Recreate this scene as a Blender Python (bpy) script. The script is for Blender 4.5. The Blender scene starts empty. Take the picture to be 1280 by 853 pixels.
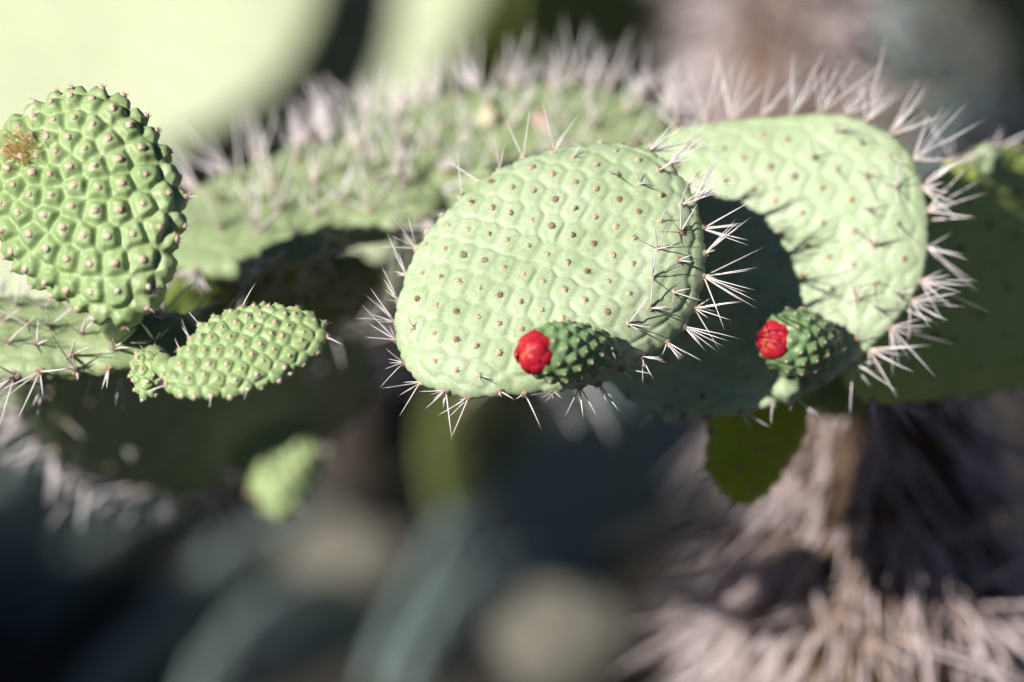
import bpy, math, random
import numpy as np
from mathutils import Vector, Matrix, noise as mnoise

random.seed(7)
rng = np.random.default_rng(7)
SC = bpy.context.scene
COL = SC.collection

# ------------------------------------------------------------------ camera
PITCH = math.radians(18.0)
LENS, SENSOR, FOCUS = 135.0, 36.0, 2.352
CAM = Vector((0.0, 0.0, 1.63))
RT = Vector((1, 0, 0))
FW = Vector((0, math.cos(PITCH), -math.sin(PITCH)))
UP = Vector((0, math.sin(PITCH), math.cos(PITCH)))
cd = bpy.data.cameras.new('camera')
cd.lens = LENS
cd.sensor_width = SENSOR
cd.clip_start = 0.05
cd.clip_end = 500
cd.dof.use_dof = True
cd.dof.focus_distance = FOCUS
cd.dof.aperture_fstop = 1.65
cam = bpy.data.objects.new('camera', cd)
COL.objects.link(cam)
cam.location = CAM
cam.rotation_euler = (math.pi / 2 - PITCH, 0, 0)
SC.camera = cam

# ------------------------------------------------------------------ light
SUN = (RT * -0.62 + UP * 0.30 - FW * 0.72).normalized()
ELEV = math.asin(SUN.z)
w = bpy.data.worlds.new('World')
SC.world = w
w.use_nodes = True
nt = w.node_tree
sky = nt.nodes.new('ShaderNodeTexSky')
sky.sky_type = 'NISHITA'
sky.sun_disc = False
sky.sun_elevation = ELEV
sky.altitude = 2500
sky.air_density = 0.35
sky.dust_density = 0.1
sky.ozone_density = 2.0
sky.sun_rotation = math.atan2(SUN.x, SUN.y)
nt.links.new(sky.outputs[0], nt.nodes['Background'].inputs[0])
nt.nodes['Background'].inputs[1].default_value = 0.05
ld = bpy.data.lights.new('sun', 'SUN')
ld.energy = 5.0
ld.angle = math.radians(0.53)
ld.color = (1.0, 0.965, 0.91)
lo = bpy.data.objects.new('sun', ld)
COL.objects.link(lo)
lo.rotation_euler = SUN.to_track_quat('Z', 'Y').to_euler()
lo.location = (0, 0, 6)
SC.view_settings.view_transform = 'Standard'
SC.view_settings.look = 'None'
SC.view_settings.exposure = 0.66
SC.view_settings.gamma = 1.0
SC.view_settings.use_curve_mapping = False
SC.cycles.use_denoising = True
SC.cycles.max_bounces = 8

# ------------------------------------------------------------------ helpers
PXW = SENSOR / LENS / 1280.0


def ray(px, py):
    return FW + RT * ((px - 640.0) * PXW) + UP * ((426.5 - py) * PXW)


def at(px, py, d):
    return CAM + ray(px, py) * d


def camdir(r, u, t):
    return (RT * r + UP * u - FW * t).normalized()


def project(p):
    v = p - CAM
    d = v.dot(FW)
    return 640 + v.dot(RT) / d / PXW, 426.5 - v.dot(UP) / d / PXW, d


def mesh_obj(name, verts, faces, mat, parent=None, smooth=True, attr=None):
    me = bpy.data.meshes.new(name)
    me.from_pydata([tuple(v) for v in verts], [], faces)
    if smooth:
        me.polygons.foreach_set('use_smooth', [True] * len(me.polygons))
    if attr is not None:
        a = me.attributes.new('along', 'FLOAT', 'POINT')
        a.data.foreach_set('value', np.asarray(attr, dtype=np.float32))
    me.materials.append(mat)
    me.update()
    o = bpy.data.objects.new(name, me)
    COL.objects.link(o)
    if parent is not None:
        o.parent = parent
    return o


def link_copy(name, me, parent, M):
    o = bpy.data.objects.new(name, me)
    COL.objects.link(o)
    o.parent = parent
    o.matrix_basis = M
    return o


def empty(name, loc, label, cat, group=None):
    o = bpy.data.objects.new(name, None)
    COL.objects.link(o)
    o.location = loc
    o.empty_display_size = 0.1
    o['label'] = label
    o['category'] = cat
    if group:
        o['group'] = group
    return o


def align(d, roll=0.0):
    q = Vector(d).normalized().to_track_quat('Z', 'Y')
    return q.to_matrix().to_4x4() @ Matrix.Rotation(roll, 4, 'Z')


# ------------------------------------------------------------------ materials
def newmat(name):
    m = bpy.data.materials.new(name)
    m.use_nodes = True
    n = m.node_tree
    b = n.nodes['Principled BSDF']
    return m, n, b


def noise(n, scale, detail=4, rough=0.55, coord='Object', dist=0.0):
    tc = n.nodes.new('ShaderNodeTexCoord')
    t = n.nodes.new('ShaderNodeTexNoise')
    t.inputs['Scale'].default_value = scale
    t.inputs['Detail'].default_value = detail
    t.inputs['Roughness'].default_value = rough
    t.inputs['Distortion'].default_value = dist
    n.links.new(tc.outputs[coord], t.inputs['Vector'])
    return t.outputs['Fac']


def ramp(n, fac, stops):
    r = n.nodes.new('ShaderNodeValToRGB')
    e = r.color_ramp.elements
    while len(e) < len(stops):
        e.new(0.5)
    for k, (p, c) in enumerate(stops):
        e[k].position = p
        e[k].color = (*c, 1)
    n.links.new(fac, r.inputs[0])
    return r.outputs[0]


def mixc(n, a, b, fac, mode='MIX'):
    m = n.nodes.new('ShaderNodeMix')
    m.data_type = 'RGBA'
    m.blend_type = mode
    for s, v in ((m.inputs[6], a), (m.inputs[7], b)):
        if isinstance(v, tuple):
            s.default_value = (*v, 1)
        else:
            n.links.new(v, s)
    if isinstance(fac, (int, float)):
        m.inputs[0].default_value = fac
    else:
        n.links.new(fac, m.inputs[0])
    return m.outputs[2]


def bump(n, b, h, strength, dist):
    bp = n.nodes.new('ShaderNodeBump')
    bp.inputs['Strength'].default_value = strength
    bp.inputs['Distance'].default_value = dist
    n.links.new(h, bp.inputs['Height'])
    n.links.new(bp.outputs[0], b.inputs['Normal'])


def pad_material(name, dark, mid, pale, sss=0.12, rough=0.5, scars=0.5, trans=0.0, tcol=(0.3, 0.4, 0.02)):
    m, n, b = newmat(name)
    big = noise(n, 26, 5, 0.6, dist=0.4)
    c = ramp(n, big, [(0.28, dark), (0.5, mid), (0.74, pale)])
    fine = noise(n, 420, 3, 0.6)
    c = mixc(n, c, ramp(n, fine, [(0.3, tuple(v * 0.82 for v in mid)), (0.7, tuple(min(1, v * 1.18) for v in pale))]), 0.35)
    sp = noise(n, 95, 6, 0.7)
    spots = ramp(n, sp, [(0.69, (0, 0, 0)), (0.75, (scars, scars, scars))])
    c = mixc(n, c, (0.30, 0.24, 0.13), spots)
    n.links.new(c, b.inputs['Base Color'])
    b.inputs['Roughness'].default_value = rough
    b.inputs['Specular IOR Level'].default_value = 0.35
    b.inputs['Subsurface Weight'].default_value = sss
    b.inputs['Subsurface Radius'].default_value = (0.6, 1.0, 0.25)
    b.inputs['Subsurface Scale'].default_value = 0.004
    bump(n, b, noise(n, 300, 5, 0.6), 0.25, 0.0012)
    if trans > 0:
        t = n.nodes.new('ShaderNodeBsdfTranslucent')
        t.inputs['Color'].default_value = (*tcol, 1)
        mx = n.nodes.new('ShaderNodeMixShader')
        mx.inputs[0].default_value = trans
        n.links.new(b.outputs[0], mx.inputs[1])
        n.links.new(t.outputs[0], mx.inputs[2])
        n.links.new(mx.outputs[0], n.nodes['Material Output'].inputs[0])
    return m


M_PALE = pad_material('pale_green_pad', (0.21, 0.295, 0.13), (0.305, 0.385, 0.215), (0.42, 0.475, 0.33))
M_SPINY = pad_material('old_green_pad', (0.15, 0.215, 0.09), (0.22, 0.285, 0.135), (0.30, 0.35, 0.20), scars=0.7)
M_YOUNG = pad_material('young_green_pad', (0.18, 0.265, 0.095), (0.245, 0.335, 0.14), (0.33, 0.41, 0.205), scars=0.0, rough=0.42)
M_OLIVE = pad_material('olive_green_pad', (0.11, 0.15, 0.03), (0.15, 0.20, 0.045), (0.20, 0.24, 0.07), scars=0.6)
M_SHADED = pad_material('olive_old_pad', (0.30, 0.40, 0.09), (0.39, 0.48, 0.12), (0.47, 0.54, 0.17), scars=0.6)
M_YELLOW = pad_material('yellow_green_pad', (0.38, 0.46, 0.02), (0.47, 0.55, 0.03), (0.55, 0.62, 0.07), scars=0.6, trans=0.4, tcol=(0.5, 0.58, 0.03))
M_FRUIT = pad_material('fruit_green', (0.11, 0.19, 0.075), (0.155, 0.25, 0.105), (0.22, 0.31, 0.15), scars=0.0, rough=0.4)
M_BACK = pad_material('large_pad_green', (0.24, 0.30, 0.17), (0.34, 0.39, 0.24), (0.44, 0.46, 0.30))
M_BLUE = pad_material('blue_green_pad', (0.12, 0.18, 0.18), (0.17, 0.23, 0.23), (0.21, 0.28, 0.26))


def spine_material(name, base, midc, pale, tip):
    m, n, b = newmat(name)
    a = n.nodes.new('ShaderNodeAttribute')
    a.attribute_name = 'along'
    c = ramp(n, a.outputs['Fac'], [(0.0, base), (0.12, midc), (0.45, pale), (0.86, pale), (1.0, tip)])
    v = noise(n, 60, 3)
    c = mixc(n, c, midc, ramp(n, v, [(0.45, (0, 0, 0)), (0.75, (0.5, 0.5, 0.5))]))
    n.links.new(c, b.inputs['Base Color'])
    b.inputs['Roughness'].default_value = 0.38
    b.inputs['Specular IOR Level'].default_value = 0.5
    return m


M_SPINE = spine_material('spine_ivory', (0.36, 0.24, 0.15), (0.56, 0.46, 0.40), (0.76, 0.71, 0.72), (0.40, 0.27, 0.18))
M_OLDSPINE = spine_material('spine_weathered', (0.22, 0.13, 0.075), (0.36, 0.26, 0.21), (0.58, 0.48, 0.48), (0.33, 0.24, 0.19))

m, n, b = newmat('areole_wool')
oi = n.nodes.new('ShaderNodeObjectInfo')
at_ = n.nodes.new('ShaderNodeAttribute')
at_.attribute_name = 'along'
c = ramp(n, at_.outputs['Fac'], [(0.0, (0.58, 0.54, 0.50)), (0.35, (0.52, 0.41, 0.28)), (0.7, (0.40, 0.25, 0.10)), (1.0, (0.36, 0.21, 0.08))])
c = mixc(n, c, (0.52, 0.42, 0.30), ramp(n, oi.outputs['Random'], [(0.3, (0, 0, 0)), (0.9, (0.7, 0.7, 0.7))]))
n.links.new(c, b.inputs['Base Color'])
b.inputs['Roughness'].default_value = 0.9
bump(n, b, noise(n, 9, 3), 0.6, 0.15)
M_AREOLE = m

m, n, b = newmat('young_areole')
c = ramp(n, noise(n, 6, 3), [(0.3, (0.50, 0.32, 0.22)), (0.7, (0.66, 0.52, 0.44))])
n.links.new(c, b.inputs['Base Color'])
b.inputs['Roughness'].default_value = 0.85
M_YAREOLE = m

m, n, b = newmat('golden_wool')
c = ramp(n, noise(n, 200, 3), [(0.3, (0.50, 0.33, 0.09)), (0.7, (0.68, 0.52, 0.25))])
n.links.new(c, b.inputs['Base Color'])
b.inputs['Roughness'].default_value = 0.9
M_GOLD = m

m, n, b = newmat('red_petal')
c = ramp(n, noise(n, 3.0, 4, coord='Generated'), [(0.3, (0.30, 0.006, 0.018)), (0.6, (0.45, 0.014, 0.03)), (0.85, (0.56, 0.04, 0.05))])
at_ = n.nodes.new('ShaderNodeAttribute')
at_.attribute_name = 'along'
c = mixc(n, c, (0.72, 0.30, 0.08), ramp(n, at_.outputs['Fac'], [(0.80, (0, 0, 0)), (1.0, (0.3, 0.3, 0.3))]))
n.links.new(c, b.inputs['Base Color'])
b.inputs['Roughness'].default_value = 0.5
b.inputs['Specular IOR Level'].default_value = 0.3
b.inputs['Subsurface Weight'].default_value = 0.25
b.inputs['Subsurface Radius'].default_value = (1.0, 0.2, 0.2)
b.inputs['Subsurface Scale'].default_value = 0.003
M_RED = m

m, n, b = newmat('trunk_bark')
c = ramp(n, noise(n, 18, 8, 0.7, dist=0.6), [(0.3, (0.07, 0.04, 0.022)), (0.55, (0.15, 0.088, 0.05)), (0.8, (0.25, 0.16, 0.10))])
n.links.new(c, b.inputs['Base Color'])
b.inputs['Roughness'].default_value = 0.95
bump(n, b, noise(n, 40, 8, 0.75), 0.9, 0.015)
M_BARK = m

m, n, b = newmat('dark_stem')
c = ramp(n, noise(n, 18, 8, 0.7, dist=0.6), [(0.3, (0.025, 0.02, 0.014)), (0.55, (0.05, 0.04, 0.028)), (0.8, (0.09, 0.075, 0.055))])
n.links.new(c, b.inputs['Base Color'])
b.inputs['Roughness'].default_value = 0.95
M_STEM = m

m, n, b = newmat('dry_soil')
c = ramp(n, noise(n, 1.6, 10, 0.7), [(0.3, (0.02, 0.016, 0.012)), (0.55, (0.04, 0.032, 0.024)), (0.8, (0.07, 0.058, 0.04))])
c = mixc(n, c, ramp(n, noise(n, 60, 4, 0.7), [(0.3, (0.015, 0.012, 0.009)), (0.8, (0.08, 0.07, 0.05))]), 0.4)
n.links.new(c, b.inputs['Base Color'])
b.inputs['Roughness'].default_value = 0.95
bump(n, b, noise(n, 35, 8, 0.7), 0.8, 0.02)
M_SOIL = m

m, n, b = newmat('pale_stone')
c = ramp(n, noise(n, 9, 8, 0.65), [(0.3, (0.10, 0.095, 0.075)), (0.6, (0.145, 0.136, 0.108)), (0.85, (0.2, 0.186, 0.148))])
n.links.new(c, b.inputs['Base Color'])
b.inputs['Roughness'].default_value = 0.9
bump(n, b, noise(n, 30, 8, 0.7), 0.7, 0.01)
M_STONE = m


# ------------------------------------------------------------------ spines and areoles (queued, then sorted by how large they show)
def cone_arrays(curve=0.0, sides=6):
    ts = [0.0, 0.08, 0.35, 0.7, 1.0]
    rs = [0.85, 1.0, 0.82, 0.48, 0.05]
    V, F, A = [], [], []
    for t, r in zip(ts, rs):
        for k in range(sides):
            a = 2 * math.pi * k / sides
            V.append((r * math.cos(a) + 0.0, r * math.sin(a), t))
            A.append(t)
    nr = len(ts)
    for i in range(nr - 1):
        for k in range(sides):
            k2 = (k + 1) % sides
            F.append((i * sides + k, i * sides + k2, (i + 1) * sides + k2, (i + 1) * sides + k))
    F.append(tuple((nr - 1) * sides + k for k in range(sides)))
    V = np.array(V)
    V[:, 0] += curve * V[:, 2] ** 2 * 6
    return V, F, np.array(A)


CONES = [cone_arrays(c) for c in (0.0, 0.25, 0.5, 0.8)]


def cone_mesh(k, mat):
    V, F, A = CONES[k]
    me = bpy.data.meshes.new('spine')
    me.from_pydata([tuple(v) for v in V], [], F)
    me.polygons.foreach_set('use_smooth', [True] * len(me.polygons))
    a = me.attributes.new('along', 'FLOAT', 'POINT')
    a.data.foreach_set('value', A.astype(np.float32))
    me.materials.append(mat)
    return me


SPINE_ME = {}
for mt in (M_SPINE, M_OLDSPINE):
    for k in range(4):
        SPINE_ME[(mt.name, k)] = cone_mesh(k, mt)


def areole_arrays(seed, bristles=18):
    r = random.Random(seed)
    V, F, A = [], [], []
    seg, rings = 10, 5
    for i in range(rings):
        ph = math.pi / 2 * i / rings
        for k in range(seg):
            a = 2 * math.pi * k / seg
            rr = 1 + r.uniform(-0.16, 0.16)
            V.append((math.cos(ph) * math.cos(a) * rr, math.cos(ph) * math.sin(a) * rr, math.sin(ph) * 0.80 * rr - 0.10))
            A.append(i / rings)
    V.append((0, 0, 0.70))
    A.append(1)
    for i in range(rings - 1):
        for k in range(seg):
            k2 = (k + 1) % seg
            F.append((i * seg + k, i * seg + k2, (i + 1) * seg + k2, (i + 1) * seg + k))
    for k in range(seg):
        F.append(((rings - 1) * seg + k, (rings - 1) * seg + (k + 1) % seg, len(V) - 1))
    for _ in range(bristles):
        d = Vector((r.gauss(0, 1), r.gauss(0, 1), abs(r.gauss(0.9, 0.5)))).normalized()
        s = d.orthogonal().normalized() * 0.09
        s2 = d.cross(s)
        L = r.uniform(1.15, 1.9)
        i0 = len(V)
        for p in (d * 0.7 + s, d * 0.7 - s * 0.5 + s2, d * 0.7 - s * 0.5 - s2, d * L):
            V.append(tuple(p))
            A.append(0.45)
        F += [(i0, i0 + 1, i0 + 3), (i0 + 1, i0 + 2, i0 + 3), (i0 + 2, i0, i0 + 3)]
    return np.array(V), F, np.array(A)


AREO = [areole_arrays(s) for s in range(5)]
AREO_ME = {}
for mt in (M_AREOLE, M_YAREOLE):
    for k, (V, F, A) in enumerate(AREO):
        me = bpy.data.meshes.new('areole')
        me.from_pydata([tuple(v) for v in V], [], F)
        me.polygons.foreach_set('use_smooth', [True] * len(me.polygons))
        a = me.attributes.new('along', 'FLOAT', 'POINT')
        a.data.foreach_set('value', A.astype(np.float32))
        me.materials.append(mt)
        AREO_ME[(mt.name, k)] = me

QUEUE = []   # dict(kind, parent, mw, M, mat, k, score)


def queue(kind, part, M, mat, k, size, facing=1.0):
    MW = part['mw'] @ M
    px, py, d = project(MW.translation)
    vis = 1.0 if (-15 < px < 1295 and -15 < py < 868) else 0.02
    QUEUE.append(dict(kind=kind, part=part, M=M, mat=mat, k=k, score=size / d * vis * (1.0 if facing > -0.15 else 0.1)))


def add_spine(part, p, d, L, r, mat=M_SPINE, k=None, kind='spine'):
    d = Vector(d).normalized()
    M = Matrix.Translation(Vector(p) - d * 0.002) @ align(d, random.uniform(0, 6.28)) @ Matrix.Diagonal((r, r, L, 1))
    queue(kind, part, M, mat, random.randrange(4) if k is None else k, L)


def add_areole(part, p, nrm, r, mat=M_AREOLE, kind='areole'):
    nrm = Vector(nrm).normalized()
    M = Matrix.Translation(Vector(p)) @ align(nrm, random.uniform(0, 6.28)) @ Matrix.Diagonal((r, r * random.uniform(0.85, 1.1), r * random.uniform(0.8, 1.15), 1))
    wn = part['mw'].to_3x3() @ nrm
    queue(kind, part, M, mat, random.randrange(5), r * 2, wn.dot(-FW))


def flush(limit, massname):
    """largest `limit` of each kind become objects, the rest one joined piece per part"""
    global QUEUE
    kinds = {}
    for q in QUEUE:
        kinds.setdefault(q['kind'], []).append(q)
    for kind, qs in kinds.items():
        qs.sort(key=lambda q: -q['score'])
        store = AREO_ME if 'areole' in kind else SPINE_ME
        arr = AREO if 'areole' in kind else CONES
        for q in qs[:limit]:
            link_copy(kind, store[(q['mat'].name, q['k'])], q['part']['obj'], q['M'])
        rest = {}
        for q in qs[limit:]:
            rest.setdefault((id(q['part']), q['mat'].name), []).append(q)
        for lst in rest.values():
            V, F, A, off = [], [], [], 0
            for q in lst:
                v, f, a = arr[q['k']]
                M = np.array(q['M'])
                V.append(v @ M[:3, :3].T + M[:3, 3])
                F += [tuple(i + off for i in ff) for ff in f]
                A.append(a)
                off += len(v)
            o = mesh_obj(massname[kind], np.concatenate(V), F, lst[0]['mat'], lst[0]['part']['obj'], attr=np.concatenate(A))
            o['kind'] = 'stuff'
    QUEUE = []


# ------------------------------------------------------------------ displaced surfaces
def f1f2(P, S):
    f1 = np.empty(len(P))
    f2 = np.empty(len(P))
    for i in range(0, len(P), 4000):
        d = np.linalg.norm(P[i:i + 4000, None, :] - S[None], axis=2)
        d.partition(1, axis=1)
        f1[i:i + 4000] = d[:, 0]
        f2[i:i + 4000] = d[:, 1]
    return f1, f2


def sm(x):
    x = np.clip(x, 0, 1)
    return x * x * (3 - 2 * x)


def tubercle(P, N, S, amp):
    A, s, B, R = amp
    f1, f2 = f1f2(P, S)
    h = A * sm((f2 - f1) / s) + B * np.clip(1 - f1 / R, 0, 1) ** 1.3
    return P + N * h[:, None]


def vnormals(V, F):
    N = np.zeros_like(V)
    Q = np.array([f if len(f) == 4 else (f[0], f[1], f[2], f[2]) for f in F])
    n = np.cross(V[Q[:, 2]] - V[Q[:, 0]], V[Q[:, 3]] - V[Q[:, 1]])
    tri = Q[:, 2] == Q[:, 3]
    n[tri] = np.cross(V[Q[tri, 1]] - V[Q[tri, 0]], V[Q[tri, 2]] - V[Q[tri, 0]])
    for k in range(4):
        np.add.at(N, Q[:, k], n)
    return N / np.maximum(np.linalg.norm(N, axis=1), 1e-12)[:, None]


class Outline:
    """closed star-shaped outline from local 2-D points, smoothed by a short Fourier series"""
    def __init__(self, pts, harm=7):
        P = np.array(pts)
        Q = np.vstack([P, P[:1]])
        seg = []
        for a, bb in zip(Q[:-1], Q[1:]):
            for t in np.linspace(0, 1, 12, endpoint=False):
                seg.append(a * (1 - t) + bb * t)
        seg = np.array(seg)
        self.c = np.array([(seg[:, 0].max() + seg[:, 0].min()) / 2, (seg[:, 1].max() + seg[:, 1].min()) / 2])
        d = seg - self.c
        th = np.arctan2(d[:, 1], d[:, 0])
        r = np.hypot(d[:, 0], d[:, 1])
        o = np.argsort(th)
        th, r = th[o], r[o]
        tg = np.linspace(-math.pi, math.pi, 256, endpoint=False)
        rg = np.interp(tg, np.r_[th - 2 * math.pi, th, th + 2 * math.pi], np.r_[r, r, r])
        ft = np.fft.rfft(rg)
        ft[harm + 1:] = 0
        self.ft = ft
        self.tg = tg
        self.rg = np.fft.irfft(ft, 256)

    def r(self, th):
        return np.interp(th, np.r_[self.tg, math.pi], np.r_[self.rg, self.rg[0]])


def make_pad(root, name, outline, depth, ncam, T, mat, lat=None, amp=(0.0012, 0.006, 0.0008, 0.005), res=(44, 180),
             k=4.0, bend=(0, 0, 0), rimstep=0.02, center=None, label=None, jit=0.12, wob=0.0, harm=7, grit=0.0004, curl=None):
    nrm = camdir(*ncam)
    cx = center[0] if center else sum(p[0] for p in outline) / len(outline)
    cy = center[1] if center else sum(p[1] for p in outline) / len(outline)
    P0 = at(cx, cy, depth)
    e1 = (RT - nrm * nrm.dot(RT)).normalized()
    e2 = nrm.cross(e1)

    def loc2(px, py):
        r_ = ray(px, py)
        t = (P0 - CAM).dot(nrm) / r_.dot(nrm)
        q = CAM + r_ * t - P0
        return (q.dot(e1), q.dot(e2))
    ol = Outline([loc2(*p) for p in outline], harm)
    MW = Matrix((e1, e2, nrm)).transposed().to_4x4()
    MW.translation = P0 + e1 * ol.c[0] + e2 * ol.c[1]
    R0 = ol.rg.mean()

    def mid(x, y):
        s = bend[0] * x * x + bend[1] * y * y + bend[2] * x * y
        if curl:
            q_ = np.clip((x * curl[0] + y * curl[1]) / R0 - curl[2], 0, 2)
            s = s + curl[3] * q_ ** 2
        if wob:
            s = s + wob * (np.sin(x / R0 * 2.3 + 1.0) * np.cos(y / R0 * 2.9 + 0.4))
        return s

    def surf(x, y, side):
        th = np.arctan2(y, x)
        rho = np.clip(np.hypot(x, y) / ol.r(th), 0, 1)
        return mid(x, y) + side * T * np.sqrt(np.maximum(1 - rho ** k, 0))

    nr, na = res
    V, F = [], []
    ths = np.linspace(-math.pi, math.pi, na, endpoint=False)
    rr = ol.r(ths)
    phis = np.linspace(0, math.pi, 2 * nr + 1)[1:-1]
    rows = [(math.sin(p), 1 if p <= math.pi / 2 else -1) for p in phis]
    V.append((0, 0, float(surf(0.0, 0.0, 1))))
    for rho, side in rows:
        # cluster towards the rim
        q = rho
        x = q * rr * np.cos(ths)
        y = q * rr * np.sin(ths)
        z = mid(x, y) + side * T * math.sqrt(max(1 - q ** k, 0))
        V += list(zip(x, y, z))
    V.append((0, 0, float(surf(0.0, 0.0, -1))))
    L = len(V) - 1
    for kk in range(na):
        F.append((0, 1 + kk, 1 + (kk + 1) % na))
        b0 = 1 + (len(rows) - 1) * na
        F.append((L, b0 + (kk + 1) % na, b0 + kk))
    for i in range(len(rows) - 1):
        a0, b0 = 1 + i * na, 1 + (i + 1) * na
        for kk in range(na):
            k2 = (kk + 1) % na
            F.append((a0 + kk, b0 + kk, b0 + k2, a0 + k2))
    V = np.array(V)
    N = vnormals(V, F)
    if res[1] > 95:
        off_ = Vector((cx * 0.37, cy * 0.53, depth * 11))
        V = V + N * np.array([0.0016 * mnoise.noise(Vector(v) * 28 + off_) + grit * mnoise.noise(Vector(v) * 170 + off_) for v in V])[:, None]
    # areoles
    face, rim = [], []
    sites = []
    if lat is not None:
        pts = []
        if lat[0] == 'spiral':
            ax, ay = loc2(*lat[1])
            ax -= ol.c[0]
            ay -= ol.c[1]
            i = 2
            while i < 900:
                r_ = lat[2] * i ** lat[3]
                a = i * 2.399963
                pts.append((ax + r_ * math.cos(a), ay + r_ * math.sin(a)))
                i += 1
        else:
            A_ = np.array(loc2(cx + lat[0], cy + lat[1])) - np.array(loc2(cx, cy))
            B_ = np.array(loc2(cx + lat[2], cy + lat[3])) - np.array(loc2(cx, cy))
            sp = min(np.linalg.norm(A_), np.linalg.norm(B_))
            for i in range(-30, 31):
                for j in range(-30, 31):
                    p = A_ * i + B_ * j + rng.normal(0, sp * jit, 2)
                    # rows drift gently, as growth leaves them
                    p = p + 0.06 * sp * np.array([math.sin(p[1] / R0 * 4), math.cos(p[0] / R0 * 3)]) * 3
                    pts.append(tuple(p))
        for (x, y) in pts:
            rho = math.hypot(x, y) / float(ol.r(math.atan2(y, x)))
            if rho > 0.925:
                continue
            for side in (1, -1):
                z = float(surf(x, y, side))
                e = 0.0015
                gx = (float(surf(x + e, y, side)) - float(surf(x - e, y, side))) / (2 * e)
                gy = (float(surf(x, y + e, side)) - float(surf(x, y - e, side))) / (2 * e)
                nn = Vector((-gx, -gy, 1)).normalized() * side
                sites.append((x, y, z))
                face.append((Vector((x, y, z)), nn, side, rho))
        # rim row
        per = np.hypot(np.diff(np.r_[rr * np.cos(ths), rr[0] * np.cos(ths[0])]), np.diff(np.r_[rr * np.sin(ths), rr[0] * np.sin(ths[0])]))
        cum = np.r_[0, np.cumsum(per)]
        nrim = max(6, int(cum[-1] / rimstep))
        for i in range(nrim):
            s = (i + random.uniform(-0.2, 0.2)) / nrim * cum[-1] % cum[-1]
            th = float(np.interp(s, cum, np.r_[ths, ths[0] + 2 * math.pi]))
            th = (th + math.pi) % (2 * math.pi) - math.pi
            R_ = float(ol.r(th)) * 0.995
            x, y = R_ * math.cos(th), R_ * math.sin(th)
            t2 = 0.02
            pa = np.array([float(ol.r(th + t2 if th + t2 < math.pi else th + t2 - 2 * math.pi)) * math.cos(th + t2), float(ol.r(th + t2 if th + t2 < math.pi else th + t2 - 2 * math.pi)) * math.sin(th + t2)])
            tg = Vector((pa[0] - x, pa[1] - y, 0)).normalized()
            out = Vector((tg.y, -tg.x, 0))
            zz = float(mid(x, y)) + T * random.uniform(-0.15, 0.35)
            sites.append((x, y, zz))
            rim.append((Vector((x, y, zz)), (out + Vector((0, 0, 0.2))).normalized(), th))
        # drop face areoles crowding the rim row, then lift each by the mound it sits on
        rp = np.array([tuple(q[0]) for q in rim])
        keep = []
        for q in face:
            if np.linalg.norm(rp - np.array(q[0]), axis=1).min() > rimstep * 0.42:
                keep.append(q)
        face = keep
        allp = np.array([tuple(q[0]) for q in face] + [tuple(q[0]) for q in rim])
        V = tubercle(V, N, allp, amp)
        _, ff2 = f1f2(allp, allp)
        hh = amp[0] * sm(ff2 / amp[1]) + amp[2]

        def seat(p, nn, h):
            # lay the areole on the finished surface
            g = np.array(p + nn * h)
            i_ = int(np.argmin(((V - g) ** 2).sum(1)))
            return p + nn * ((Vector(V[i_]) - p).dot(nn) - 0.0003)
        face = [(seat(q[0], q[1], hh[i]), q[1], q[2], q[3]) for i, q in enumerate(face)]
        rim = [(seat(q[0], q[1], hh[len(face) + i]) - q[1] * 0.0003, q[1], q[2]) for i, q in enumerate(rim)]
    o = mesh_obj(name, V, F, mat, None)
    o.matrix_world = MW
    if root is not None:
        o.parent = root
        o.matrix_parent_inverse = Matrix.Identity(4)
        o.matrix_basis = Matrix.Translation(-root.location) @ MW
    if label:
        o['label'] = label
    return dict(obj=o, mw=MW, face=face, rim=rim, T=T, R=R0)


def px_of(pad, p):
    return project(pad['mw'] @ p)


def tube(root, name, pts, rads, mat, seg=28, sub=8, lump=0.1, label=None):
    """tapered bumpy limb along a smooth path; returns part and sampler"""
    P = np.array([tuple(p) for p in pts])
    R = np.array(rads)
    n_ = (len(P) - 1) * sub + 1
    t = np.linspace(0, len(P) - 1, n_)
    idx = np.arange(len(P))
    C = np.stack([np.interp(t, idx, P[:, k]) for k in range(3)], 1)
    for _ in range(sub):
        C[1:-1] = (C[:-2] + 2 * C[1:-1] + C[2:]) / 4
    rad = np.interp(t, idx, R)
    org = Vector(C[-1])
    V, F, NN = [], [], []
    ref = np.array([0.3, 1.0, 0.1])
    for i in range(n_):
        d = C[min(i + 1, n_ - 1)] - C[max(i - 1, 0)]
        d /= np.linalg.norm(d)
        a = np.cross(d, ref)
        a /= np.linalg.norm(a)
        bb = np.cross(d, a)
        for kq in range(seg):
            th = 2 * math.pi * kq / seg
            q = 1 + lump * (math.sin(3 * th + i * 0.6) * 0.5 + math.sin(i * 1.1 + th) * 0.4 + random.uniform(-0.4, 0.4))
            dirv = a * math.cos(th) + bb * math.sin(th)
            V.append(C[i] + dirv * rad[i] * q)
            NN.append((dirv, d))
    for i in range(n_ - 1):
        for kq in range(seg):
            k2 = (kq + 1) % seg
            F.append((i * seg + kq, (i + 1) * seg + kq, (i + 1) * seg + k2, i * seg + k2))
    F.append(tuple(range(seg)))
    F.append(tuple((n_ - 1) * seg + kq for kq in reversed(range(seg))))
    V = np.array(V)
    o = mesh_obj(name, V - np.array(org), F, mat)
    MW = Matrix.Translation(org)
    o.parent = root
    o.matrix_basis = Matrix.Translation(org - root.location)
    if label:
        o['label'] = label
    return dict(obj=o, mw=MW, V=V - np.array(org), N=NN, n=n_, seg=seg)


def ground_under(p):
    return Vector((p.x, p.y, 0))


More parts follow.
